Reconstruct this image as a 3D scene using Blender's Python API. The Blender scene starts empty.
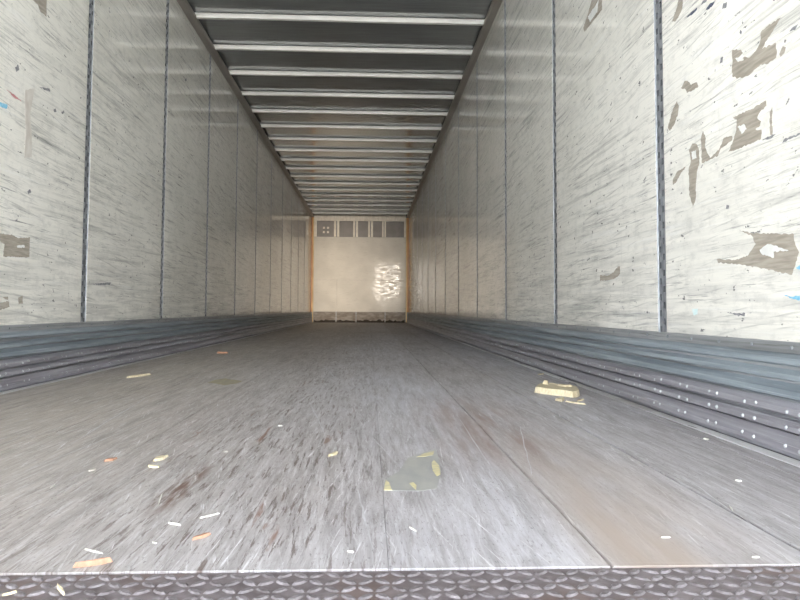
import bpy, math, random
from mathutils import Matrix, Vector

# ------------------------------------------------------------------ camera, light, exposure
SC = bpy.context.scene
COL = SC.collection
YAW, PITCH, ROLL, FOCAL = 0.0402, 0.0463, 0.0048, 626.28      # radians, pixels at 800 wide
CAM = Vector((0.2359, 0.0, 0.3368))
cam_data = bpy.data.cameras.new('camera')
cam_data.sensor_fit = 'HORIZONTAL'; cam_data.sensor_width = 36.0
cam_data.lens = FOCAL / 800 * 36.0
cam_data.shift_x = (400 - 394.83) / 800
cam_data.shift_y = (280.46 - 300) / 800
cam_data.clip_start = 0.02
fwd = Vector((math.sin(YAW)*math.cos(PITCH), math.cos(YAW)*math.cos(PITCH), math.sin(PITCH)))
r0 = Vector((math.cos(YAW), -math.sin(YAW), 0))
u0 = Vector((-math.sin(YAW)*math.sin(PITCH), -math.cos(YAW)*math.sin(PITCH), math.cos(PITCH)))
right = r0*math.cos(ROLL) + u0*math.sin(ROLL)
up = u0*math.cos(ROLL) - r0*math.sin(ROLL)
cam = bpy.data.objects.new('camera', cam_data); COL.objects.link(cam)
cam.matrix_world = Matrix(((right.x, up.x, -fwd.x, CAM.x), (right.y, up.y, -fwd.y, CAM.y),
                           (right.z, up.z, -fwd.z, CAM.z), (0, 0, 0, 1)))
SC.camera = cam

world = bpy.data.worlds.new('overcast_sky'); SC.world = world
world.use_nodes = True
bg = world.node_tree.nodes['Background']
bg.inputs['Color'].default_value = (0.89, 0.945, 1.0, 1)
bg.inputs['Strength'].default_value = 2.2

# added low sun, unseen behind the photographer, to brighten the trailer's deep end
sun_data = bpy.data.lights.new('low_hazy_sun', 'SUN')
sun_data.energy = 0.36; sun_data.color = (1.0, 0.85, 0.68); sun_data.angle = math.radians(10)
sun = bpy.data.objects.new('low_hazy_sun', sun_data); COL.objects.link(sun)
SUN_EL, SUN_AZ = math.radians(1.4), math.radians(2.2)        # azimuth: to the right, behind
to_sun = Vector((math.sin(SUN_AZ)*math.cos(SUN_EL), -math.cos(SUN_AZ)*math.cos(SUN_EL), math.sin(SUN_EL)))
sun.rotation_euler = to_sun.to_track_quat('Z', 'Y').to_euler()
sun.location = (1, -6, 4)

vs = SC.view_settings
vs.view_transform = 'Standard'; vs.look = 'None'; vs.gamma = 1.0; vs.use_curve_mapping = False
vs.exposure = 2.63

# ------------------------------------------------------------------ dimensions (metres)
WL, WR = -1.2514, 1.23          # inner faces of the side walls
HC = 2.737                      # roof sheet
YE = 15.957                     # front bulkhead
Y0 = 0.62                       # rear end of the walls
YT = 0.831                      # where the boards meet the tread plate
HB = 0.265                      # top of the scuff band
PITCH_P = 1.2192                # wall posts, 4 ft
POST_L = [3.3262 + PITCH_P*k for k in range(-2, 11)]
POST_R = [2.0936 + PITCH_P*k for k in range(-1, 12)]
random.seed(7)

# ------------------------------------------------------------------ helpers
def mesh_obj(name, verts, faces, mat, parent=None, smooth=False, loc=None):
    me = bpy.data.meshes.new(name)
    me.from_pydata([tuple(v) for v in verts], [], faces)
    me.update()
    if mat: me.materials.append(mat)
    if smooth:
        for p in me.polygons: p.use_smooth = True
    return link(name, me, parent, loc)

def link(name, me, parent=None, loc=None):
    o = bpy.data.objects.new(name, me); COL.objects.link(o)
    if parent: o.parent = parent
    if loc: o.location = loc
    return o

def tag(o, label, cat=None, group=None, kind=None):
    o['label'] = label
    if cat: o['category'] = cat
    if group: o['group'] = group
    if kind: o['kind'] = kind
    return o

class MB:
    def __init__(s): s.v, s.f = [], []
    def add(s, v, f):
        n = len(s.v); s.v += [tuple(q) for q in v]; s.f += [tuple(i+n for i in q) for q in f]
    def box(s, x0, x1, y0, y1, z0, z1):
        s.add([(x, y, z) for z in (z0, z1) for y in (y0, y1) for x in (x0, x1)],
              [(0,2,3,1),(4,5,7,6),(0,1,5,4),(2,6,7,3),(0,4,6,2),(1,3,7,5)])
    def extrude_y(s, prof, y0, y1, n=1, closed=True, wob=None):
        """profile [(x, z)] swept along y"""
        k = len(prof); rows = []
        for i in range(n+1):
            y = y0 + (y1-y0)*i/n
            for j, (x, z) in enumerate(prof):
                dx, dz = wob(y, j) if wob else (0, 0)
                rows.append((x+dx, y, z+dz))
        f = []
        for i in range(n):
            for j in range(k if closed else k-1):
                a, b = i*k+j, i*k+(j+1) % k
                f.append((a, b, b+k, a+k))
        if closed:
            f.append(tuple(reversed(range(k)))); f.append(tuple(n*k+j for j in range(k)))
        s.add(rows, f)
    def build(s, name, mat, parent=None, smooth=False, loc=None):
        return mesh_obj(name, s.v, s.f, mat, parent, smooth, loc)

def fix_normals(o):
    import bmesh
    bm = bmesh.new(); bm.from_mesh(o.data); bmesh.ops.recalc_face_normals(bm, faces=bm.faces[:])
    bm.to_mesh(o.data); bm.free(); return o

# ------------------------------------------------------------------ node helpers
def lin(r, g, b):
    f = lambda c: c/12.92 if c <= .04045 else ((c+.055)/1.055)**2.4
    return (f(r/255), f(g/255), f(b/255), 1)

class NT:
    def __init__(s, name):
        s.m = bpy.data.materials.new(name); s.m.use_nodes = True
        s.t = s.m.node_tree; s.n = s.t.nodes; s.l = s.t.links
        s.b = s.n['Principled BSDF']; s.p = None
    def pos(s):
        if s.p is None: s.p = s.n.new('ShaderNodeNewGeometry').outputs['Position']
        return s.p
    def put(s, sock, v):
        if hasattr(v, 'is_output'): s.l.new(v, sock)
        else: sock.default_value = v
    def vec(s, scale, off=(0,0,0)):
        n = s.n.new('ShaderNodeVectorMath'); n.operation = 'MULTIPLY_ADD'
        s.l.new(s.pos(), n.inputs[0]); n.inputs[1].default_value = scale; n.inputs[2].default_value = off
        return n.outputs[0]
    def noise(s, scale, off=(0,0,0), detail=3, rough=.55, dist=0):
        n = s.n.new('ShaderNodeTexNoise'); n.inputs['Scale'].default_value = 1
        n.inputs['Detail'].default_value = detail; n.inputs['Roughness'].default_value = rough
        n.inputs['Distortion'].default_value = dist
        s.l.new(s.vec(scale, off), n.inputs['Vector']); return n.outputs['Fac']
    def ramp(s, fac, a, b, lo=0., hi=1.):
        n = s.n.new('ShaderNodeMapRange'); n.clamp = True
        s.put(n.inputs[0], fac); n.inputs[1].default_value = a; n.inputs[2].default_value = b
        n.inputs[3].default_value = lo; n.inputs[4].default_value = hi; return n.outputs[0]
    def math(s, op, a, b=0.):
        n = s.n.new('ShaderNodeMath'); n.operation = op; s.put(n.inputs[0], a); s.put(n.inputs[1], b); return n.outputs[0]
    def mul(s, a, b): return s.math('MULTIPLY', a, b)
    def mix(s, fac, a, b):
        n = s.n.new('ShaderNodeMix'); n.data_type = 'RGBA'
        s.put(n.inputs[0], fac); s.put(n.inputs[6], a); s.put(n.inputs[7], b); return n.outputs[2]
    def axis(s, i):
        n = s.n.new('ShaderNodeSeparateXYZ'); s.l.new(s.pos(), n.inputs[0]); return n.outputs[i]
    def bump(s, h, strength, dist):
        n = s.n.new('ShaderNodeBump'); n.inputs['Strength'].default_value = strength
        n.inputs['Distance'].default_value = dist; s.l.new(h, n.inputs['Height'])
        s.l.new(n.outputs[0], s.b.inputs['Normal'])
    def set(s, color=None, rough=None, metal=None, spec=None):
        for k, v in (('Base Color', color), ('Roughness', rough), ('Metallic', metal), ('Specular IOR Level', spec)):
            if v is not None: s.put(s.b.inputs[k], v)
        return s.m

def plain(name, c1, c2, scale=(30,30,30), rough=.6, metal=0., spec=.5):
    t = NT(name)
    return t.set(t.mix(t.ramp(t.noise(scale), .35, .65), c1, c2), rough, metal, spec)

# ------------------------------------------------------------------ materials
def wall_material(name, seed, warm):
    t = NT(name)
    o = (seed, seed*1.7, seed*.3)
    base = t.mix(t.ramp(t.noise((1.1, 1.1, .9), o, 4), .35, .65), lin(240, 237, 229), lin(225, 222, 213))
    # rubbed streaks left by pallets, all running along the trailer
    s1 = t.ramp(t.noise((3, 1.5, 38), o, 6, .72, .5), .50, .74)
    d1 = t.ramp(t.noise((1, 1.3, 2.2), (seed, 3, 1), 3), .36, .62)
    c = t.mix(t.mul(t.mul(s1, d1), .85), base, lin(132, 132, 130))
    s2 = t.ramp(t.noise((3, 4.5, 120), o, 5, .75, .3), .55, .68)
    c = t.mix(t.mul(s2, t.ramp(t.noise((1, 2.5, 5), (seed, 1, 7), 3), .38, .60, .18, .85)), c, lin(116, 116, 117))
    s3 = t.ramp(t.noise((3, 1.6, 70), (seed+9, 2, 5), 5, .7, .4), .56, .72)
    c = t.mix(t.mul(s3, .5), c, lin(240, 240, 238))
    # diagonal scuffs
    n = t.n.new('ShaderNodeMapping'); n.inputs['Rotation'].default_value = (math.radians(7), 0, 0)
    t.l.new(t.pos(), n.inputs['Vector'])
    q = t.n.new('ShaderNodeVectorMath'); q.operation = 'MULTIPLY_ADD'; t.l.new(n.outputs[0], q.inputs[0])
    q.inputs[1].default_value = (2, 4, 100); q.inputs[2].default_value = o
    z = t.n.new('ShaderNodeTexNoise'); z.inputs['Scale'].default_value = 1; z.inputs['Detail'].default_value = 3
    t.l.new(q.outputs[0], z.inputs['Vector'])
    c = t.mix(t.mul(t.ramp(z.outputs['Fac'], .60, .72), .4), c, lin(110, 110, 110))
    mo = t.ramp(t.noise((18, 16, 26), (seed, 2, 2), 6, .75), .50, .70)
    c = t.mix(t.mul(mo, .30), c, lin(150, 150, 148))
    dr = t.mul(t.ramp(t.noise((20, 42, 3), (seed, 6, 2), 4, .7), .60, .72), t.ramp(t.noise((1, 2, 2), (seed, 9, 9), 2), .45, .65))
    c = t.mix(t.mul(dr, .35), c, lin(160, 160, 158))
    # small dents and chips
    sp = t.ramp(t.noise((30, 26, 46), o, 4, .6), .668, .70)
    c = t.mix(t.mul(sp, .8), c, lin(74, 76, 80))
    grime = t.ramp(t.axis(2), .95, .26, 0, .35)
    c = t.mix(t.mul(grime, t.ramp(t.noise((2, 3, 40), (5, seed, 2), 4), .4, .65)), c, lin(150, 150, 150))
    t.bump(t.math('ADD', t.noise((2, 2.2, 2.6), o, 2), t.mul(s1, -.03)), .12, .0025)
    return t.set(c, t.ramp(t.noise((2, 3, 24), (seed, 8, 3), 4), .35, .7, .035, .13), 0., .5)

M = {}
M['wall_l'] = wall_material('scuffed_white_wall_skin_a', 3.1, 0)
M['wall_r'] = wall_material('scuffed_white_wall_skin_b', 11.7, 0)

t = NT('bulkhead_white')
c = t.mix(t.ramp(t.noise((2, 2, 2.5), (2, 1, 4), 4), .35, .65), lin(214, 208, 196), lin(200, 194, 182))
c = t.mix(t.mul(t.ramp(t.noise((5, 1, 70), (1, 7, 2), 4), .60, .70), .45), c, lin(140, 128, 112))
t.bump(t.noise((5, 5, 20), (3, 3, 3), 4), .35, .004)
x, z = t.axis(0), t.axis(2)
highlight_patch = t.mul(t.mul(t.ramp(x, .15, .50), t.ramp(x, 1.16, .98)), t.mul(t.ramp(z, .22, .75), t.ramp(z, 1.72, 1.40)))
highlight_patch = t.mul(highlight_patch, t.ramp(t.noise((6, 1, 22), (4, 1, 2), 5, .7), .40, .58))            # smoother patch shaped to hold the bright highlight
M['bulkhead'] = t.set(c, t.ramp(highlight_patch, 0, 1, .42, .17), 0., .4)

t = NT('worn_floor_boards')
x, y = t.axis(0), t.axis(1)
info = t.n.new('ShaderNodeObjectInfo')
side = t.ramp(x, -.75, .25)
base = t.mix(side, lin(192, 184, 175), lin(194, 194, 203))
base = t.mix(t.ramp(info.outputs['Random'], 0, 1, 0, .22), base, lin(142, 135, 130))
far = t.ramp(t.noise((1.2, .5, 1), (4, 1, 0), 3), .4, .65)
base = t.mix(t.mul(far, .35), base, lin(146, 134, 127))
def rot_noise(deg, scale, off, detail=4, rough=.7):
    n = t.n.new('ShaderNodeMapping'); n.inputs['Rotation'].default_value = (0, 0, math.radians(deg)); t.l.new(t.pos(), n.inputs['Vector'])
    q = t.n.new('ShaderNodeVectorMath'); q.operation = 'MULTIPLY_ADD'; t.l.new(n.outputs[0], q.inputs[0])
    q.inputs[1].default_value = scale; q.inputs[2].default_value = off
    z = t.n.new('ShaderNodeTexNoise'); z.inputs['Scale'].default_value = 1; z.inputs['Detail'].default_value = detail; z.inputs['Roughness'].default_value = rough
    t.l.new(q.outputs[0], z.inputs['Vector']); return z.outputs['Fac']
g = t.ramp(t.noise((40, 3.2, 1), (1, 2, 0), 7, .72, .5), .38, .68)
c = t.mix(t.mul(g, .65), base, lin(112, 106, 104))
g = t.ramp(t.noise((120, 11, 1), (6, 2, 0), 5, .75, .4), .50, .68)
c = t.mix(t.mul(g, .5), c, lin(214, 215, 221))
for k, dg in enumerate((9, -13, 4)):
    g = t.mul(t.ramp(rot_noise(dg, (150, 5, 1), (k*7, 2, 0)), .60, .68), t.ramp(t.noise((3, 1.6, 1), (k, 4, 0), 2), .40, .6))
    c = t.mix(t.mul(g, .75), c, lin(230, 230, 236))
g = t.ramp(t.noise((220, 70, 1), (2, 7, 0), 3, .7), .58, .7)
c = t.mix(t.mul(g, .6), c, lin(80, 75, 74))
# torn wood along the middle, where the forklifts run
band = t.mul(t.ramp(x, -.50, -.05), t.ramp(x, .42, .10))
band = t.math('MAXIMUM', band, t.mul(t.ramp(t.noise((2, 1.1, 1), (9, 2, 0), 2), .56, .72), .6))
tear = t.mul(t.ramp(t.noise((95, 8, 1), (3, 8, 0), 6, .74, .35), .55, .60), band)
c = t.mix(t.mul(tear, .75), c, lin(98, 82, 76))
dots = t.mul(t.ramp(t.noise((26, 3.2, 1), (13, 1, 0), 4, .6, .5), .66, .72), band)
c = t.mix(t.mul(dots, .8), c, lin(124, 90, 74))
# tan repair board by the threshold
tan = t.mul(t.mul(t.ramp(x, .50, .60), t.ramp(x, .84, .70)), t.ramp(y, 1.75, 1.15))
c = t.mix(t.mul(tan, t.ramp(t.noise((9, 2, 1), (2, 5, 0), 3), .32, .6, .35, .95)), c, lin(168, 156, 148))
tan = t.mul(t.mul(t.ramp(x, .36, .48), t.ramp(x, .80, .60)), t.mul(t.ramp(y, 1.25, 1.6), t.ramp(y, 2.6, 2.0)))
c = t.mix(t.mul(tan, t.ramp(t.noise((20, 2, 1), (7, 5, 0), 3), .4, .62, .1, .8)), c, lin(136, 114, 105))
# long shallow gouge, left of the middle
q = t.mul(t.ramp(t.math('ABSOLUTE', t.math('ADD', x, .115)), .030, .010), t.mul(t.ramp(y, 1.03, 1.12), t.ramp(y, 1.42, 1.3)))
c = t.mix(t.mul(q, t.ramp(t.noise((60, 8, 1), (7, 1, 0), 3), .4, .55)), c, lin(112, 92, 84))
h = t.math('ADD', t.noise((60, 2.4, 1), (1, 2, 0), 4), t.mul(tear, -.5))
t.bump(h, .55, .004)
M['board'] = t.set(c, t.ramp(t.noise((12, 2, 1), (2, 2, 2), 3), .3, .7, .38, .62), 0., .45)

M['sub'] = plain('floor_gap_dirt', lin(40, 36, 34), lin(62, 56, 52), rough=.9)
t = NT('tread_plate_steel')
c = t.mix(t.ramp(t.noise((30, 40, 30), (0, 0, 0), 5, .6), .35, .65), lin(134, 127, 132), lin(102, 94, 98))
c = t.mix(t.ramp(t.noise((7, 9, 7), (4, 0, 0), 3), .52, .66, 0, .6), c, lin(120, 102, 97))
M['plate'] = t.set(c, .5, .25, .5)
t = NT('tread_worn_steel')
c = t.mix(t.ramp(t.noise((60, 60, 60), (0, 0, 0), 4, .6), .35, .65), lin(146, 142, 148), lin(104, 98, 102))
M['tread'] = t.set(c, .45, .3, .5)

def steel(name, a, b, d, rough=.42):
    t = NT(name)
    c = t.mix(t.ramp(t.noise((20, 1.6, 60), (2, 3, 4), 4, .6), .35, .66), a, b)
    c = t.mix(t.mul(t.ramp(t.noise((40, 3, 160), (7, 3, 4), 4, .7), .58, .7), .6), c, d)
    t.bump(t.noise((10, 1.5, 30), (2, 3, 4), 3), .35, .004)
    return t.set(c, t.ramp(t.noise((20, 3, 60), (4, 3, 1), 3), .3, .7, rough-.1, rough+.12), .3, .5)
M['scuff_hi'] = steel('scuff_band_blue_grey_steel', lin(162, 172, 179), lin(130, 140, 148), lin(204, 211, 216))
M['scuff_lo'] = steel('scuff_band_dark_steel', lin(168, 167, 174), lin(136, 133, 140), lin(198, 198, 204))
M['flange'] = steel('scuff_band_top_flange', lin(168, 170, 172), lin(128, 130, 132), lin(96, 94, 92))
M['rivet'] = plain('rivet_bright_metal', lin(206, 208, 212), lin(176, 178, 184), rough=.4, metal=.3)
M['edge'] = steel('floor_edge_aluminium', lin(238, 238, 240), lin(196, 194, 194), lin(248, 248, 250), .35)  # near-white colour stands in for light streaks beside the scuff bands
M['post'] = plain('post_galvanised_steel', lin(164, 167, 172), lin(126, 130, 136), (60, 60, 25), .4, .4)
M['slot'] = plain('post_slot_shadow_paint', lin(92, 94, 98), lin(112, 114, 118), (60, 60, 25), .8)
M['core'] = plain('wall_outer_sheet', lin(120, 120, 120), lin(140, 140, 138), rough=.6)
t = NT('roof_bare_aluminium')
c = t.mix(t.ramp(t.noise((3, 40, 1), (1, 2, 3), 4, .6), .35, .65), lin(176, 179, 180), lin(160, 163, 164))
c = t.mix(t.mul(t.ramp(t.noise((2.5, 140, 1), (5, 2, 3), 4, .6), .58, .68), .35), c, lin(200, 202, 202))
t.bump(t.noise((1.6, 2.2, 1), (1, 2, 3), 2), .12, .003)
M['roof'] = t.set(c, .13, .6, .5)
M['bow'] = plain('roof_bow_white', lin(246, 244, 239), lin(232, 230, 225), (6, 30, 30), .4)
M['rail'] = plain('rail_taupe_metal', lin(168, 162, 154), lin(150, 144, 137), (20, 2, 20), .45, .2)
M['grey_panel'] = plain('bulkhead_grey_panel', lin(140, 134, 130), lin(126, 121, 117), (5, 5, 5), .45)
M['white_trim'] = plain('bulkhead_white_trim', lin(238, 230, 216), lin(220, 212, 198), (20, 20, 8), .35)
M['kick'] = plain('bulkhead_kick_plate', lin(160, 152, 143), lin(128, 117, 106), (7, 7, 18), .6)
M['kick_dirt'] = plain('kick_plate_torn_dark', lin(50, 45, 42), lin(70, 62, 56), (30, 30, 30), .9)
M['orange'] = plain('corner_amber_strip', lin(206, 150, 88), lin(184, 126, 70), (10, 10, 3), .4)
M['yellow'] = plain('corner_pale_yellow', lin(224, 196, 140), lin(204, 172, 112), (10, 10, 3), .4)
M['scar'] = plain('bare_tan_core', lin(168, 160, 148), lin(142, 134, 123), (8, 14, 120), .75)
M['flake'] = plain('white_paint_remnant', lin(226, 226, 223), lin(210, 210, 206), rough=.3)
M['dark'] = plain('dark_scrape', lin(136, 136, 138), lin(104, 104, 108), (40, 60, 90), .6)
M['ink'] = plain('navy_scrape', lin(86, 92, 112), lin(60, 66, 84), (40, 60, 90), .6)
M['blue'] = plain('blue_marker', lin(96, 170, 204), lin(150, 200, 220), (60, 60, 90), .5)
M['teal'] = plain('pale_teal_smear', lin(196, 218, 216), lin(214, 222, 220), (60, 60, 90), .4)
M['red'] = plain('red_marker', lin(206, 150, 150), lin(190, 120, 124), (60, 60, 90), .5)
M['tape'] = plain('old_masking_tape', lin(190, 182, 172), lin(206, 201, 193), (20, 30, 16), .6)
M['cream'] = plain('cream_split_wood', lin(214, 206, 182), lin(194, 182, 150), (60, 160, 60), .7)
M['white_chip'] = plain('pale_sliver', lin(212, 212, 208), lin(190, 188, 182), (90, 90, 90), .6)
M['orange_chip'] = plain('fresh_orange_wood', lin(178, 140, 118), lin(158, 120, 98), (120, 120, 60), .7)
M['tan_chip'] = plain('tan_wood', lin(186, 160, 138), lin(166, 144, 124), (120, 120, 60), .7)
M['grey_chip'] = plain('grey_weathered_wood', lin(178, 174, 166), lin(160, 156, 150), (120, 120, 60), .7)
M['scratch'] = plain('pale_scratch', lin(200, 200, 206), lin(176, 175, 180), (90, 30, 30), .6)
M['glue'] = plain('yellow_glue', lin(214, 205, 160), lin(186, 182, 160), (60, 90, 30), .6)
M['stain'] = plain('faded_stain', lin(190, 182, 152), lin(172, 165, 148), (30, 14, 30), .7)
M['stain'].node_tree.nodes['Principled BSDF'].inputs['Alpha'].default_value = .8
M['concrete'] = plain('yard_concrete', lin(190, 188, 182), lin(170, 168, 162), (1.5, 1.5, 1), .9)
t = NT('cloudy_tape_film')
t.set(t.mix(t.ramp(t.noise((25, 12, 1)), .35, .65), lin(186, 187, 184), lin(166, 168, 172)), .3)
t.b.inputs['Alpha'].default_value = .85
M['film'] = t.m

# ------------------------------------------------------------------ unseen yard added for bounce light (behind the photographer)
g = MB(); g.box(-30, 30, -40, 17.5, -1.32, -1.25)
tag(g.build('ground', M['concrete']), 'pale concrete yard below the open rear of the trailer', 'ground', kind='structure')

# unseen canopy on four posts, added to shade the near floor and walls
added_canopy = MB(); added_canopy.box(-8, 8, -8.0, .45, 3.35, 3.50)
added_canopy = tag(added_canopy.build('canopy_roof', M['rail']), 'flat canopy roof standing over the loading bay', 'canopy', kind='structure')
for px_ in (-7.8, 7.8):
    for py_ in (-7.8, .25):
        p = MB(); p.box(px_-.09, px_+.09, py_-.09, py_+.09, -1.25, 3.35); p.build('canopy_post', M['rail'], added_canopy)

# ------------------------------------------------------------------ floor
m = MB(); m.box(WL-.03, WR+.03, .5, YE+.05, -.07, -.032)
floor = tag(m.build('floor', M['sub']), 'worn grey brown plank floor running the length of the trailer', 'floor', kind='structure')
XL, XR = WL+.030, WR-.030
seams = [XL+.034, -.907, -.614, -.322, -.030, .263, .556, .848, 1.115, XR-.034]
def board(x0, x1, y0, y1, dz=0, e=.0005, c=.0015):
    b = MB()
    b.extrude_y([(x0+e, -.03), (x1-e, -.03), (x1-e, -c+dz), (x1-e-c, dz), (x0+e+c, dz), (x0+e, -c+dz)], y0, y1)
    return fix_normals(b.build('floor_board', M['board'], floor))
for i in range(len(seams)-1):
    cuts = [YT, YE-.02]
    if i == 6: cuts = [YT, 1.52, YE-.02]
    for a, b in zip(cuts, cuts[1:]):
        board(seams[i], seams[i+1], a, b-.0004, 0, *((.0030, .003) if i == 6 else (.0012, .002) if i in (7, 2) else (.0003, .0004)))
for x0, x1 in ((XL-.006, XL+.033), (XR-.033, XR+.006)):  # strips made to carry the painted light streaks at both floor edges
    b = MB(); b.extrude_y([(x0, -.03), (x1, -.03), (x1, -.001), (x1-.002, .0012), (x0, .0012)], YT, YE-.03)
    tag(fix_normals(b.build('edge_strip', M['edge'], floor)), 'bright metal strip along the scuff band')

# pale scratches cut across the boards
b = MB()
def scratch(p, q, w):
    d = Vector((q[0]-p[0], q[1]-p[1])); n = Vector((-d.y, d.x)).normalized()*w
    k = 9; top = []
    for i in range(k):
        f = i/(k-1); ww = (.35+.65*math.sin(math.pi*min(max(f, .05), .95)))*random.uniform(.7, 1.2)
        x = p[0]+d.x*f+random.uniform(-.002, .002); y = p[1]+d.y*f
        top += [(x+n.x*ww, y+n.y*ww, .0009), (x-n.x*ww, y-n.y*ww, .0009)]
    b.add(top, [(2*i, 2*i+1, 2*i+3, 2*i+2) for i in range(k-1)])
for p, q, w in [((.250,1.648),(.319,1.268),.0020), ((.327,1.462),(.365,1.017),.0026), ((.228,2.640),(.331,1.927),.003),
                ((.515,1.925),(.492,1.181),.0016), ((.672,1.808),(.570,1.286),.0018), ((.215,1.187),(.244,.895),.0018),
                ((.02,2.3),(.12,1.7),.002), ((.42,3.6),(.30,2.6),.003), ((-.05,3.9),(.10,2.9),.003), ((.75,2.2),(.86,1.5),.002),
                ((.88,1.3),(.84,.98),.0014), ((.14,5.2),(.26,3.9),.004), ((-.6,2.4),(-.5,1.6),.0022), ((-.42,1.9),(-.47,1.35),.0016)]:
    scratch(p, q, w)
o = fix_normals(b.build('scratch_marks', M['scratch'], floor)); tag(o, 'thin pale scratches across the boards', kind='stuff')

# tread plate at the rear sill
m = MB(); m.box(XL-.02, XR+.02, .50, YT-.003, -.06, -.002)
plate = m.build('tread_plate', M['plate'], floor); plate['label'] = 'dark steel plate with raised diamond treads'
def tread_mesh():
    L, Wd, h = .0118, .0056, .0022
    ring = lambda s, z: [(L*s*math.cos(a), Wd*s*math.sin(a), z) for a in [i*math.pi/4 for i in range(8)]]
    v = ring(1, 0) + ring(.62, h)
    f = [(i, (i+1) % 8, 8+(i+1) % 8, 8+i) for i in range(8)] + [tuple(range(8, 16))]
    return v, f
tv, tf = tread_mesh()
tme = bpy.data.meshes.new('raised_tread'); tme.from_pydata(tv, [], tf); tme.update(); tme.materials.append(M['tread'])
PT = .0205
cells = []
for i in range(int((XR-XL)/PT)):
    for j in range(int((YT-.52)/PT)):
        x, y = XL+.02+i*PT, YT-.014-j*PT
        cells.append((x, y, math.radians(38 if (i+j) % 2 else -38) + random.uniform(-.05, .05), random.uniform(.7, 1.08)))
vis = lambda c: c[1] > .715 and -.26 < c[0] < .83
near = sorted([c for c in cells if vis(c)], key=lambda c: -c[1])[:300]
ns = set((c[0], c[1]) for c in near)
for x, y, a, s in near:
    o = link('raised_tread', tme, plate); o.location = (x, y, -.0021); o.rotation_euler = (0, 0, a); o.scale = (1, 1, s)
b = MB()
for x, y, a, s in cells:
    if (x, y) in ns: continue
    ca, sa = math.cos(a), math.sin(a)
    b.add([(x+p[0]*ca-p[1]*sa, y+p[0]*sa+p[1]*ca, p[2]*s-.0021) for p in tv], tf)
b.build('outer_treads', M['tread'], plate)['kind'] = 'stuff'

# ------------------------------------------------------------------ side walls
def post_mesh():
    z0, z1, w, rec = HB-.005, 2.69, .031, .018
    us = [-w, -.0195, -.0065, .0065, .0195, w]
    n = int((z1-z0)/.027); dz = (z1-z0)/n
    fr, sl = MB(), MB()
    for r in range(n):
        a, b = z0+r*dz, z0+(r+1)*dz
        hole = (1,) if r % 2 else (3,)
        for k in range(5):
            u0_, u1_ = us[k], us[k+1]
            if k in hole:
                h0, h1 = a+.003, b-.003
                fr.add([(0,u0_,a),(0,u1_,a),(0,u1_,h0),(0,u0_,h0)], [(0,1,2,3)])
                fr.add([(0,u0_,h1),(0,u1_,h1),(0,u1_,b),(0,u0_,b)], [(0,1,2,3)])
                q = [(0,u0_,h0),(0,u1_,h0),(0,u1_,h1),(0,u0_,h1)]
                sl.add(q+[(rec,)+p[1:] for p in q], [(0,1,5,4),(1,2,6,5),(2,3,7,6),(3,0,4,7),(4,5,6,7)])
            else:
                fr.add([(0,u0_,a),(0,u1_,a),(0,u1_,b),(0,u0_,b)], [(0,1,2,3)])
    # rolled lips on both edges and a flat spine between the two slot columns
    for s in (-1, 1):
        fr.add([(-.0025, s*w, z0), (-.0025, s*(w-.004), z0), (0, s*(w-.0055), z0),
                (-.0025, s*w, z1), (-.0025, s*(w-.004), z1), (0, s*(w-.0055), z1)], [(0,1,4,3), (1,2,5,4)])
    me = bpy.data.meshes.new('logistics_post')
    nv = len(fr.v)
    me.from_pydata(fr.v+sl.v, [], fr.f+[tuple(i+nv for i in q) for q in sl.f])
    me.materials.append(M['post']); me.materials.append(M['slot'])
    for i, p in enumerate(me.polygons): p.material_index = 0 if i < len(fr.f) else 1
    me.update(); return me
pme = post_mesh()

def panel(wall, W, s, y0, y1, mat):
    """s = +1 when the room is on the +x side of the wall face"""
    b = MB(); c, th = .0012, .024
    z0, z1 = HB-.02, 2.70
    pts = []
    for x, i in ((W-s*th, 0), (W-s*c, 0), (W, c)):
        pts += [(x, y0+i, z0+i), (x, y1-i, z0+i), (x, y1-i, z1-i), (x, y0+i, z1-i)]
    f = [(3,2,1,0)] + [(r*4+k, r*4+(k+1) % 4, r*4+4+(k+1) % 4, r*4+4+k) for r in (0,1) for k in range(4)] + [(8,9,10,11)]
    b.add(pts, f)
    return fix_normals(b.build('wall_panel', mat, wall))

def patch(par, W, s, pts, mat, name, t):
    rag = random.Random(len(pts)*37+int(pts[0][0]*1000)); q = []
    for (ya, za), (yb, zb) in zip(pts, pts[1:]+pts[:1]):
        L = math.hypot(yb-ya, zb-za); k = max(1, int(L/.006)); q.append((ya, za))
        for i in range(1, k):
            f = i/k; j = rag.uniform(-1, 1)*min(.0022, L*.08)
            q.append((ya+(yb-ya)*f-(zb-za)/L*j, za+(zb-za)*f+(yb-ya)/L*j))
    pts = q; n = len(pts)
    v = [(W-s*.0005, y, z) for y, z in pts] + [(W+s*t, y, z) for y, z in pts]
    f = [tuple(range(n)), tuple(range(2*n-1, n-1, -1))] + [(i, (i+1) % n, n+(i+1) % n, n+i) for i in range(n)]
    return fix_normals(mesh_obj(name, v, f, mat, par))

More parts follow.
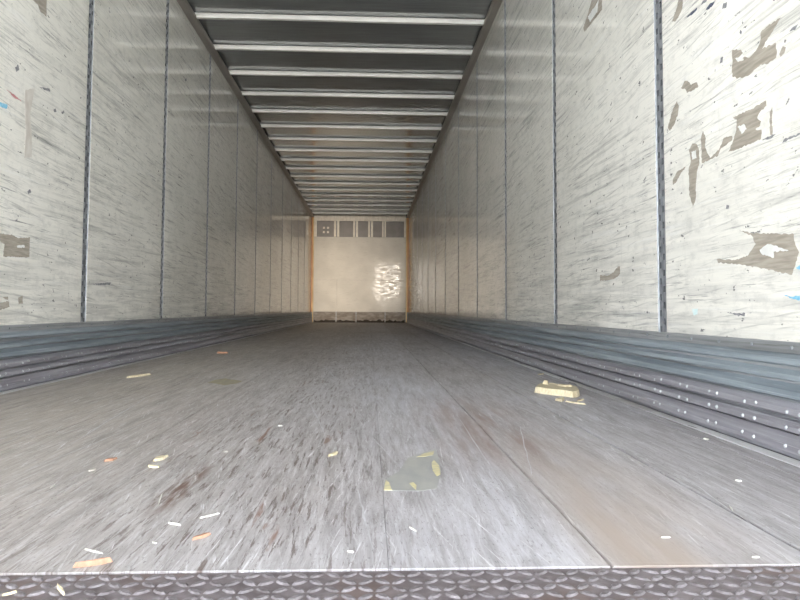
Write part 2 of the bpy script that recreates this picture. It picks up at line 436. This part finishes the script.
SCARS_R = [
 ('scar',[(1.655,1.055),(1.616,1.040),(1.607,1.027),(1.621,1.024),(1.641,1.024),(1.630,1.011),(1.603,1.006),(1.607,1.016),(1.594,1.011),(1.581,1.003),(1.551,1.009),(1.534,1.023),(1.529,1.049),(1.501,1.052),(1.451,1.050),(1.470,1.038),(1.502,1.021),(1.527,1.004),(1.472,0.996),(1.469,0.970),(1.473,0.959),(1.504,0.956),(1.532,0.966),(1.561,0.963),(1.587,0.957),(1.632,0.967),(1.658,0.983)]),
 ('scar',[(1.446,0.977),(1.436,0.970),(1.442,0.958),(1.455,0.954),(1.460,0.963)]),
 ('scar',[(1.915,1.366),(1.936,1.364),(1.958,1.322),(1.992,1.292),(1.966,1.283),(1.932,1.296),(1.921,1.311)]),
 ('scar',[(1.940,1.051),(1.914,1.066),(1.890,1.052),(1.878,1.038),(1.843,1.034),(1.835,1.018),(1.873,1.018),(1.903,1.022),(1.909,1.034)]),
 ('scar',[(1.968,1.018),(1.955,0.998),(1.962,0.974),(1.990,0.946),(2.018,0.934),(2.031,0.948),(2.017,0.971),(1.995,1.001)]),
 ('scar',[(1.659,0.867),(1.626,0.868),(1.573,0.864),(1.515,0.867),(1.514,0.853),(1.540,0.846),(1.553,0.834),(1.537,0.821),(1.542,0.810),(1.567,0.809),(1.535,0.798),(1.539,0.775),(1.576,0.775),(1.629,0.776),(1.684,0.778),(1.661,0.801),(1.646,0.824),(1.640,0.856)]),
 ('scar',[(1.501,0.833),(1.491,0.842),(1.494,0.773),(1.501,0.775)]),
 ('scar',[(1.704,0.824),(1.684,0.821),(1.663,0.818),(1.664,0.807),(1.685,0.804),(1.725,0.795),(1.736,0.780),(1.773,0.781),(1.789,0.779),(1.822,0.780),(1.825,0.857),(1.813,0.875),(1.798,0.849),(1.804,0.827),(1.794,0.806),(1.778,0.785),(1.751,0.790),(1.725,0.801)]),
 ('scar',[(2.003,0.750),(2.003,0.766),(1.968,0.789),(1.917,0.790),(1.949,0.778),(1.976,0.758)]),
 ('scar',[(1.897,0.839),(1.872,0.854),(1.849,0.845),(1.838,0.824),(1.836,0.784),(1.852,0.760),(1.859,0.718),(1.863,0.676),(1.879,0.659),(1.898,0.694),(1.901,0.777),(1.886,0.802)]),
 ('scar',[(1.641,0.553),(1.585,0.540),(1.424,0.518),(1.424,0.504),(1.408,0.474),(1.434,0.423),(1.555,0.447),(1.659,0.465),(1.746,0.475),(1.752,0.486),(1.658,0.476),(1.604,0.482),(1.569,0.510),(1.585,0.533)]),
 ('flake',[(1.553,0.493),(1.520,0.505),(1.468,0.490),(1.443,0.482),(1.498,0.483),(1.498,0.468),(1.545,0.482)]),
 ('scar',[(2.664,0.489),(2.573,0.481),(2.508,0.494),(2.466,0.515),(2.446,0.514),(2.447,0.482),(2.509,0.464),(2.664,0.465)]),
 ('scar',[(2.701,1.760),(2.606,1.711),(2.608,1.632),(2.704,1.634),(2.824,1.633),(2.845,1.662),(2.780,1.697)]),
 ('ink',[(1.895,1.261),(1.865,1.264),(1.835,1.263),(1.834,1.258),(1.862,1.255)]),
 ('ink',[(1.785,1.232),(1.757,1.239),(1.733,1.234),(1.747,1.227),(1.774,1.227)]),
 ('dark',[(1.699,1.192),(1.693,1.206),(1.676,1.201),(1.680,1.187)]),
 ('dark',[(1.812,1.260),(1.800,1.266),(1.773,1.258),(1.784,1.255)]),
 ('dark',[(1.422,1.001),(1.409,1.007),(1.392,1.006),(1.403,0.997)]),
 ('dark',[(1.717,1.042),(1.712,1.056),(1.700,1.055),(1.704,1.040)]),
 ('dark',[(1.620,1.087),(1.616,1.094),(1.609,1.086),(1.613,1.080)]),
 ('dark',[(1.701,0.622),(1.697,0.633),(1.685,0.629),(1.689,0.620)]),
 ('dark',[(1.535,0.771),(1.511,0.774),(1.480,0.771),(1.495,0.766),(1.517,0.768)]),
 ('dark',[(1.457,0.743),(1.451,0.750),(1.422,0.750),(1.395,0.750),(1.395,0.747),(1.430,0.745)]),
 ('dark',[(1.706,0.333),(1.663,0.331),(1.622,0.332),(1.625,0.323),(1.664,0.325)]),
 ('blue',[(1.463,0.375),(1.436,0.371),(1.409,0.373),(1.409,0.363),(1.429,0.365)]),
 ('blue',[(1.420,0.438),(1.406,0.444),(1.406,0.433)]),
 ('flake',[(1.636,0.835),(1.609,0.835),(1.596,0.818),(1.619,0.811)]),
 ('flake',[(2.780,1.684),(2.688,1.689),(2.644,1.695),(2.660,1.652),(2.750,1.646)]),
 ('flake',[(1.881,0.829),(1.855,0.828),(1.851,0.803),(1.877,0.804)]),
 ('flake',[(1.641,1.026),(1.621,1.023),(1.610,1.025),(1.603,1.014),(1.617,1.012),(1.630,1.014)]),
 ('teal',[(1.895,0.343),(1.860,0.345),(1.863,0.326),(1.886,0.323)]),
]
SCARS_L = [
 ('tape',[(2.720,1.274),(2.791,1.306),(2.762,1.182),(2.780,1.081),(2.785,0.996),(2.726,0.981),(2.731,1.094),(2.716,1.233)]),
 ('scar',[(2.732,1.690),(2.867,1.759),(2.873,1.670),(2.820,1.666),(2.794,1.687)]),
 ('red',[(2.582,1.227),(2.643,1.224),(2.693,1.215),(2.639,1.212)]),
 ('blue',[(2.540,1.161),(2.592,1.166),(2.587,1.149),(2.541,1.142)]),
 ('scar',[(2.530,0.632),(2.571,0.635),(2.655,0.639),(2.700,0.631),(2.793,0.644),(2.791,0.556),(2.597,0.544),(2.604,0.596),(2.572,0.604),(2.532,0.600)]),
 ('flake',[(2.691,0.598),(2.748,0.606),(2.753,0.596),(2.698,0.589)]),
 ('scar',[(2.557,0.351),(2.649,0.364),(2.602,0.378),(2.638,0.383),(2.655,0.339),(2.588,0.327),(2.558,0.327)]),
 ('scar',[(2.715,0.378),(2.749,0.389),(2.751,0.353),(2.721,0.352)]),
 ('dark',[(3.394,0.465),(3.543,0.476),(3.664,0.485),(3.648,0.470),(3.505,0.463)]),
 ('dark',[(2.758,0.840),(2.781,0.855),(2.791,0.843),(2.770,0.831)]),
 ('dark',[(2.673,0.704),(2.691,0.712),(2.689,0.701)]),
 ('dark',[(2.959,1.266),(2.978,1.277),(2.988,1.265),(2.968,1.256)]),
 ('dark',[(3.033,1.277),(3.059,1.294),(3.063,1.283),(3.042,1.271)]),
 ('dark',[(4.983,2.170),(5.039,2.191),(5.040,2.171),(5.000,2.157)]),
 ('dark',[(2.828,1.326),(2.918,1.351),(2.927,1.339),(2.879,1.330)]),
 ('dark',[(2.636,1.340),(2.657,1.361),(2.668,1.343),(2.648,1.325)]),
]
PN = {'scar': ('bare_patch', 'scar', .0006), 'flake': ('paint_flake', 'flake', .0012), 'ink': ('scrape_mark', 'ink', .0006),
      'dark': ('scrape_mark', 'dark', .0006), 'blue': ('marker_smear', 'blue', .0006), 'teal': ('marker_smear', 'teal', .0006),
      'red': ('marker_smear', 'red', .0006), 'tape': ('tape_strip', 'tape', .0008)}
PLAB = {'scar': 'torn patch showing the tan core', 'tape': 'old tan tape stuck upright', 'blue': 'blue marker smear', 'red': 'red marker smear'}

def side_wall(name, label, W, s, posts, mat, scars):
    m = MB(); m.box(min(W-s*.026, W-s*.05), max(W-s*.026, W-s*.05), Y0, YE+.05, -.07, HC+.03)
    wall = tag(m.build(name, M['core']), label, 'wall', kind='structure')
    g = .0315
    edges = [Y0] + [p for p in posts] + [YE-.005]
    panels = []
    for i, (a, b) in enumerate(zip(edges, edges[1:])):
        y0 = a + (g if i else 0); y1 = b - (g if i < len(edges)-2 else 0)
        panels.append((y0, y1, panel(wall, W, s, y0, y1, mat)))
    for p in posts:
        o = link('logistics_post', pme, wall); o.location = (W-s*.003, p, 0); o.scale = (-s, 1, 1)
    for kind, pts in scars:
        yc = sum(q[0] for q in pts)/len(pts)
        par = min(panels, key=lambda q: abs((q[0]+q[1])/2-yc))[2]
        nm, mt, t = PN[kind]
        o = patch(par, W, s, pts, M[mt], nm, t)
        if kind in PLAB: o['label'] = PLAB[kind]
    return wall
side_wall('wall_left', 'left wall of scuffed white panels with slotted steel posts', WL, 1, POST_L, M['wall_l'], SCARS_L)
side_wall('wall_right', 'right wall of scuffed white panels with torn tan patches', WR, -1, POST_R, M['wall_r'], SCARS_R)

# ------------------------------------------------------------------ scuff bands at the foot of the walls
BANDS = [(.241, .203, .006, .022, 'scuff_hi'), (.203, .170, .007, .025, 'scuff_hi'), (.170, .125, .008, .028, 'scuff_hi'),
         (.125, .086, .017, .027, 'scuff_lo'), (.086, .054, .020, .030, 'scuff_lo'), (.054, -.004, .022, .033, 'scuff_lo')]
def scuff_band(name, label, W, s, seed):
    X = lambda d: W + s*d
    rnd = random.Random(seed)
    m = MB(); m.extrude_y([(X(.0005), -.03), (X(.006), -.03), (X(.006), HB-.012), (X(.0005), HB-.012)], Y0, YE-.012)
    root = tag(fix_normals(m.build(name, M['flange'])), label, 'scuff band', kind='structure')
    m = MB(); m.extrude_y([(X(.0005), .240), (X(.010), .238), (X(.0085), .2625), (X(.0065), HB), (X(.0005), HB)], Y0, YE-.013)
    fix_normals(m.build('top_flange', M['flange'], root))
    for (z1, z0, d0, d1, mt) in BANDS:
        h = z1-z0; m = MB(); ph = rnd.uniform(0, 6)
        wob = lambda y, j: (s*.0016*math.sin(y*2.3+ph+j)*(1 if 1 <= j <= 4 else 0), .0016*math.sin(y*1.7+ph*2)*(1 if 1 <= j <= 4 else 0))
        prof = [(X(.005), z1-.001), (X(d0-.002), z1-.001), (X(d1), z1-.34*h), (X(d1+.0015), z0+.30*h), (X(d0), z0+.005), (X(.005), z0+.005)]
        m.extrude_y(prof, Y0, YE-.014, 60, True, wob)
        fix_normals(m.build('scuff_rib', M[mt], root))
    # rivets in pairs, three rows
    for (z1, z0, d0, d1, mt) in BANDS[3:]:
        m = MB(); zc = z1-.48*(z1-z0)
        y = Y0+.09
        while y < YE-.1:
            for dy in (0, .045):
                yy = y+dy+rnd.uniform(-.004, .004); zz = zc+rnd.uniform(-.003, .003); R = .0046
                v = [(X(d1-.001), yy+R*math.cos(a), zz+R*1.25*math.sin(a)) for a in [k*math.pi/4 for k in range(8)]]
                v += [(X(d1+.0035), yy+.6*R*math.cos(a), zz+.75*R*math.sin(a)) for a in [k*math.pi/4 for k in range(8)]]
                m.add(v, [(k, (k+1) % 8, 8+(k+1) % 8, 8+k) for k in range(8)] + [tuple(range(8, 16))])
            y += .167
        o = fix_normals(m.build('rivet_row', M['rivet'], root)); o['kind'] = 'stuff'; o['label'] = 'bright rivets set in pairs'
    m = MB(); y = Y0+.2
    while y < YE-.2:
        R = .006
        v = [(X(.008), y+R*math.cos(a), .252+R*math.sin(a)) for a in [k*math.pi/3 for k in range(6)]]
        v += [(X(.0125), y+.7*R*math.cos(a), .252+.7*R*math.sin(a)) for a in [k*math.pi/3 for k in range(6)]]
        m.add(v, [(k, (k+1) % 6, 6+(k+1) % 6, 6+k) for k in range(6)] + [tuple(range(6, 12))])
        y += .152
    fix_normals(m.build('bolt_row', M['post'], root))['kind'] = 'stuff'
scuff_band('baseboard_left', 'ribbed steel scuff band at the foot of the left wall', WL, 1, 3)
scuff_band('baseboard_right', 'ribbed blue grey scuff band with rivets along right wall', WR, -1, 5)

# ------------------------------------------------------------------ roof
m = MB(); m.box(WL-.05, WR+.05, Y0, YE+.05, HC, HC+.015)
ceiling = tag(m.build('ceiling', M['roof']), 'dull bare aluminium roof sheet crossed by white bows', 'ceiling', kind='structure')
def bow_mesh(seed):
    rnd = random.Random(seed); m = MB(); n = 16
    x0, x1 = WL+.034, WR-.034
    prof = [(-.026, -.0015), (-.019, -.003), (-.015, -.036), (.015, -.036), (.019, -.003), (.026, -.0015)]  # (y, z) hat section
    a1, a2, p1 = rnd.uniform(.0006, .002), rnd.uniform(.0005, .0012), rnd.uniform(0, 6)
    rows = []
    for i in range(n+1):
        f = i/n; x = x0+(x1-x0)*f
        dz = -a1*math.sin(f*math.pi*2+p1) - a2*math.sin(f*9+p1)
        for y, z in prof: rows.append((x, y, z+(dz if z < -.01 else 0)))
    k = len(prof)
    f = [(i*k+j, i*k+j+1, (i+1)*k+j+1, (i+1)*k+j) for i in range(n) for j in range(k-1)]
    f += [tuple(range(k)), tuple(n*k+j for j in range(k))]
    me = bpy.data.meshes.new('roof_bow'); me.from_pydata(rows, [], f); me.update(); me.materials.append(M['bow']); return me
bows = [bow_mesh(s) for s in range(5)]
for k in range(-7, 18):
    o = link('roof_bow', bows[k % 5], ceiling); o.location = (0, 5.055+.6096*k, HC-.003)
    if k < 5: fix_normals(o)

# ------------------------------------------------------------------ top rails
for i, (W, s, lab) in enumerate(((WL, 1, 'taupe metal rail where the left wall meets the roof'), (WR, -1, 'taupe metal rail where the right wall meets the roof'))):
    X = lambda d: W+s*d
    m = MB(); m.extrude_y([(X(.0005), 2.683), (X(.060), 2.688), (X(.066), 2.695), (X(.066), 2.712), (X(.058), 2.714), (X(.028), 2.714), (X(.026), HC-.001), (X(.0005), HC-.001)], Y0, YE-.012)
    tag(fix_normals(m.build('trim_%d' % (i+1), M['rail'])), lab, 'rail', kind='structure')

# ------------------------------------------------------------------ front bulkhead
m = MB(); m.box(WL-.05, WR+.05, YE+.012, YE+.05, -.07, HC+.015)
front = tag(m.build('wall_front', M['core']), 'far white bulkhead with grey upper panels and kick plate', 'wall', kind='structure')
def fbox(name, mat, x0, x1, z0, z1, d0, d1, label=None, par=None):
    """a chamfered slab on the bulkhead, standing d1 proud of it"""
    b = MB(); c = min(.003, (x1-x0)*.2, (z1-z0)*.2)
    pts = []
    for yy, i in ((YE-d0, 0), (YE-d1+c*.6, 0), (YE-d1, c)):
        pts += [(x0+i, yy, z0+i), (x1-i, yy, z0+i), (x1-i, yy, z1-i), (x0+i, yy, z1-i)]
    b.add(pts, [(3,2,1,0)] + [(r*4+k, r*4+(k+1) % 4, r*4+4+(k+1) % 4, r*4+4+k) for r in (0,1) for k in range(4)] + [(8,9,10,11)])
    o = fix_normals(b.build(name, mat, par or front))
    if label: o['label'] = label
    return o
fx0, fx1 = WL+.066, WR-.076
fbox('bulkhead_panel', M['bulkhead'], fx0, fx1, 1.081, 2.180, -.011, .004)
fbox('bulkhead_panel', M['bulkhead'], fx0, -.600, .272, 1.079, -.011, .004)
fbox('bulkhead_panel', M['bulkhead'], -.598, fx1, .272, 1.079, -.011, .005)
fbox('header_rail', M['white_trim'], fx0, fx1, 2.590, 2.734, -.011, .020, 'pale rail above the grey panels')
gx = [(-1.116, -.684), (-.544, -.196), (-.069, .186), (.314, .544), (.646, 1.108)]
for i, (a, b) in enumerate(gx):
    pnl = fbox('upper_panel', M['grey_panel'], a, b, 2.184, 2.588, -.011, .002, 'flat grey panel')
    if i == 0:
        for dx in (-.052, .052):
            for dz in (-.055, .055):
                fbox('vent_cap', M['white_trim'], -.885+dx-.026, -.885+dx+.026, 2.354+dz-.026, 2.354+dz+.026, -.002, .014, 'small pale square cap', pnl)
        fbox('frame_post', M['white_trim'], fx0, a-.001, 2.184, 2.588, -.011, .018)
    if i < 4:
        x0, x1 = b, gx[i+1][0]; w = (x1-x0)
        for q0, q1 in ((x0, x0+.43*w), (x0+.57*w, x1)):
            fbox('frame_post', M['white_trim'], q0+.001, q1-.001, 2.184, 2.588, -.011, .018)
    else:
        fbox('frame_post', M['white_trim'], b+.001, fx1, 2.184, 2.588, -.011, .018)
kx = [fx0, -.610, -.104, .632, fx1]
for a, b in zip(kx, kx[1:]):
    k = fbox('kick_plate', M['kick'], a+.012, b-.012, .0, .268, -.011, .012, 'scraped grey kick plate')
    # ragged dark tear along the foot of the plate
    n = max(6, int((b-a)/.05)); rr = random.Random(int(a*100))
    top = [(a+.02+(b-a-.04)*i/n, .03+rr.random()*.055) for i in range(n+1)]
    pts = [(a+.02, .002)] + [(b-.02, .002)] + top[::-1]
    v = [(x, YE-.0118, z) for x, z in pts] + [(x, YE-.0145, z) for x, z in pts]; q = len(pts)
    o = fix_normals(mesh_obj('torn_edge', v, [tuple(range(q)), tuple(range(2*q-1, q-1, -1))] + [(i, (i+1) % q, q+(i+1) % q, q+i) for i in range(q)], M['kick_dirt'], k))
for xx in kx[1:-1]:
    fbox('kick_rib', M['flange'], xx-.011, xx+.011, .03, .268, -.011, .02)
for (a, b, c_, lab) in ((WL+.004, WL+.040, WL+.064, 'amber corner strip'), (WR-.004, WR-.042, WR-.074, 'amber corner strip')):
    fbox('corner_strip', M['orange'], min(a, b), max(a, b), HB+.002, 2.68, -.011, .026, lab)
    fbox('corner_bead', M['yellow'], min(b, c_)+.001, max(b, c_)-.001, .01, 2.68, -.011, .018, 'pale yellow bead beside the amber strip')

# ------------------------------------------------------------------ debris on the floor
def slab(name, pts, t, mat, label, cat, group=None, lift=0., curl=0., top=.86, z=0.):
    """irregular flat piece from its outline in world x, y; bottom on the floor"""
    n = len(pts); cx = sum(p[0] for p in pts)/n; cy = sum(p[1] for p in pts)/n
    R = max(math.hypot(p[0]-cx, p[1]-cy) for p in pts)
    def zz(x, y): return curl*((x/R)**2+(y/R)**2) + lift*(x+R)/(2*R)
    lo = [(p[0]-cx, p[1]-cy) for p in pts]
    v = [(x, y, zz(x, y)) for x, y in lo] + [(x*top, y*top, zz(x*top, y*top)+t*random.uniform(.8, 1.2)) for x, y in lo]
    f = [tuple(reversed(range(n))), tuple(range(n, 2*n))] + [(i, (i+1) % n, n+(i+1) % n, n+i) for i in range(n)]
    o = fix_normals(mesh_obj(name, v, f, mat, None, False, (cx, cy, z)))
    return tag(o, label, cat, group)
def sliver_outline(p, q, w, n=5):
    d = Vector((q[0]-p[0], q[1]-p[1])); nn = Vector((-d.y, d.x)).normalized()*w
    a, b = [], []
    for i in range(n):
        f = i/(n-1); ww = random.uniform(.55, 1.)*(.12+.88*math.sin(math.pi*(.04+.9*f)))
        bend = math.sin(f*math.pi)*w*random.uniform(-.2, .6)
        x, y = p[0]+d.x*f, p[1]+d.y*f
        a.append((x+nn.x*(ww+bend/w*.5), y+nn.y*(ww+bend/w*.5))); b.append((x-nn.x*(ww-bend/w*.5), y-nn.y*(ww-bend/w*.5)))
    return a + b[::-1]
G = 'wood chips and slivers on the floor'
CHIPS = [
 ('wood_chip', (-.907,4.778), (-.823,4.770), .032, .012, 'orange_chip', 'orange wood chip lying farthest back, near the left scuff band', 'wood chip'),
 ('wood_stick', (-.929,3.072), (-.866,3.233), .011, .009, 'cream', 'pale stick lying near the left scuff band', 'stick'),
 ('wood_chip', (-.343,1.414), (-.326,1.441), .010, .004, 'orange_chip', 'small orange tan chip left of the two cream flakes', 'wood chip'),
 ('wood_chip', (-.340,1.329), (-.331,1.345), .007, .003, 'grey_chip', 'dull grey chip just below the small orange tan chip', 'wood chip'),
 ('wood_chip', (-.236,1.411), (-.219,1.458), .012, .005, 'cream', 'larger and farther of the two cream flakes', 'wood chip'),
 ('wood_chip', (-.232,1.368), (-.206,1.359), .008, .004, 'cream', 'smaller and nearer of the two cream flakes', 'wood chip'),
 ('wood_sliver', (-.356,1.207), (-.360,1.234), .002, .002, 'white_chip', 'tiny white sliver on bare boards far to the left', 'sliver'),
 ('wood_sliver', (-.122,1.100), (-.138,1.170), .0018, .002, 'white_chip', 'thin white sliver pointing away, across the brown gouge', 'sliver'),
 ('wood_sliver', (-.077,1.010), (-.054,1.000), .0022, .003, 'white_chip', 'short curly white sliver below the brown gouge', 'sliver'),
 ('wood_sliver', (-.035,1.032), (-.007,1.056), .0018, .002, 'white_chip', 'longer thin white sliver right of the curly one', 'sliver'),
 ('wood_chip', (-.019,.936), (.002,.960), .006, .004, 'orange_chip', 'orange tan chip lying below the thin white slivers', 'wood chip'),
 ('wood_sliver', (-.074,.930), (-.066,.926), .002, .002, 'white_chip', 'tiny white speck of wood left of orange tan chip', 'sliver'),
 ('wood_sliver', (-.159,.906), (-.126,.889), .0016, .002, 'white_chip', 'straight white sliver just above the large orange splinter', 'sliver'),
 ('wood_splinter', (-.146,.843), (-.102,.861), .0050, .006, 'orange_chip', 'large orange splinter lying against the tread plate edge', 'splinter'),
 ('wood_stick', (-.139,.789), (-.119,.764), .003, .004, 'cream', 'cream stick on the tread plate, right one of two', 'stick'),
 ('wood_stick', (-.190,.764), (-.178,.774), .0022, .003, 'cream', 'cream stick on the tread plate in the corner, left one', 'stick'),
 ('wood_chip', (.144,1.451), (.164,1.490), .008, .004, 'cream', 'cream triangular chip lying alone near the middle of the floor', 'wood chip'),
 ('wood_chip', (1.113,1.627), (1.128,1.626), .008, .003, 'white_chip', 'small white chip close to the right scuff band', 'wood chip'),
 ('wood_chip', (.963,1.232), (.973,1.225), .004, .003, 'white_chip', 'small white chip right of the long dark seam', 'wood chip'),
 ('wood_sliver', (.860,1.076), (.848,1.044), .0022, .002, 'white_chip', 'white sliver lying along the long dark seam', 'sliver'),
 ('wood_sliver', (.670,.929), (.685,.929), .0022, .002, 'white_chip', 'white sliver lying flat on the tan board', 'sliver'),
 ('wood_sliver', (.760,.852), (.771,.852), .0018, .002, 'white_chip', 'tiny white sliver at the plate edge, right side', 'sliver'),
 ('wood_sliver', (.299,.982), (.310,.964), .0020, .002, 'white_chip', 'white sliver lying nearest below the tape patch', 'sliver'),
 ('wood_sliver', (.207,.888), (.217,.885), .0016, .002, 'white_chip', 'tiny white sliver near the plate, middle of the floor', 'sliver'),
 ('wood_sliver', (.957,2.294), (1.010,2.222), .008, .005, 'cream', 'thin cream splinter in front of the broken cream block', 'splinter'),
 ('wood_sliver', (1.001,2.294), (1.045,2.345), .007, .005, 'cream', 'short cream splinter right of the broken cream block', 'splinter'),
 ('wood_chip', (1.114,3.245), (1.160,3.296), .012, .004, 'cream', 'small pale flake behind the broken cream block', 'wood chip'),
 ('wood_sliver', (-.106,1.505), (-.094,1.505), .004, .002, 'white_chip', 'tiny pale speck of wood right of the cream flakes', 'sliver'),
 ('wood_sliver', (-.026,1.833), (-.013,1.833), .005, .002, 'white_chip', 'tiny pale speck of wood farther back near the middle', 'sliver'),
]
for nm, p, q, w, t_, mt, lab, cat in CHIPS:
    on_plate = p[1] < YT-.01
    slab(nm, sliver_outline(p, q, w*(.7 if nm == 'wood_sliver' else .9)), t_, M[mt], lab, cat, G, curl=t_*.15, z=.0003 if on_plate else .0002)
slab('wood_chip', [(.931,2.333),(.955,2.362),(.977,2.372),(.968,2.335),(.946,2.295)], .008, M['cream'], 'cream chip in front left of the broken cream block', 'wood chip', G)

# the broken block: a thick split slab with a thinner ledge and a lifted corner
root = bpy.data.objects.new('broken_block', None); COL.objects.link(root); root.location = (1.000, 2.545, 0)
root.empty_display_size = .05
tag(root, 'broken cream coloured block with splintered edges by right scuff band', 'block')
def chunk(name, pts, z0, z1, top, mat):
    n = len(pts); cx = sum(p[0] for p in pts)/n; cy = sum(p[1] for p in pts)/n
    v = [(p[0]-1.0, p[1]-2.545, z0) for p in pts]
    v += [((cx+(p[0]-cx)*top)-1.0, (cy+(p[1]-cy)*top)-2.545, z1+random.uniform(-.003, .003)) for p in pts]
    f = [tuple(reversed(range(n))), tuple(range(n, 2*n))] + [(i, (i+1) % n, n+(i+1) % n, n+i) for i in range(n)]
    return fix_normals(mesh_obj(name, v, f, mat, root))
chunk('split_slab', [(.912,2.556),(.922,2.535),(.960,2.480),(1.000,2.440),(1.024,2.402),(1.046,2.420),(1.072,2.470),(1.092,2.560),(1.086,2.610),(1.060,2.650),(1.020,2.690),(.975,2.700),(.945,2.640)], .0, .024, .95, M['cream'])
chunk('raised_splinter', [(.975,2.660),(.992,2.640),(1.004,2.664),(.988,2.684)], .022, .036, .6, M['cream'])
chunk('ragged_layer', [(1.020,2.600),(1.045,2.560),(1.075,2.570),(1.070,2.605),(1.040,2.640)], .022, .029, .8, M['cream'])

# glued leftovers
root = bpy.data.objects.new('tape_remnant', None); COL.objects.link(root); root.location = (.335, 1.30, 0)
tag(root, 'torn cloudy tape patch with yellow glue stuck on middle boards', 'tape')
def film(name, pts, z, t_, mat):
    n = len(pts); v = [(p[0]-.335, p[1]-1.30, z) for p in pts] + [(p[0]-.335, p[1]-1.30, z+t_) for p in pts]
    f = [tuple(reversed(range(n))), tuple(range(n, 2*n))] + [(i, (i+1) % n, n+(i+1) % n, n+i) for i in range(n)]
    return fix_normals(mesh_obj(name, v, f, mat, root))
film('film', [(.265,1.180),(.269,1.255),(.299,1.315),(.326,1.437),(.399,1.528),(.387,1.313),(.365,1.190),(.332,1.175)], .0006, .0005, M['film'])
film('glue_spot', [(.265,1.182),(.270,1.248),(.276,1.233),(.278,1.205),(.280,1.181)], .0011, .0006, M['glue'])
film('glue_spot', [(.374,1.385),(.382,1.410),(.388,1.363),(.383,1.290),(.374,1.275),(.370,1.320)], .0011, .0006, M['glue'])
film('glue_spot', [(.315,1.225),(.323,1.232),(.328,1.211),(.325,1.182),(.319,1.205)], .0011, .0006, M['glue'])
film('glue_spot', [(.345,1.44),(.365,1.475),(.392,1.50),(.385,1.46),(.365,1.445)], .0011, .0006, M['glue'])
slab('glue_stain', [(-.500,2.900),(-.490,3.02),(-.46,3.08),(-.41,3.02),(-.352,2.968),(-.36,2.86),(-.400,2.80),(-.45,2.86)], .0008, M['stain'], 'faded yellowish glue stain on the boards left of the middle', 'stain', top=.95, z=.0004)
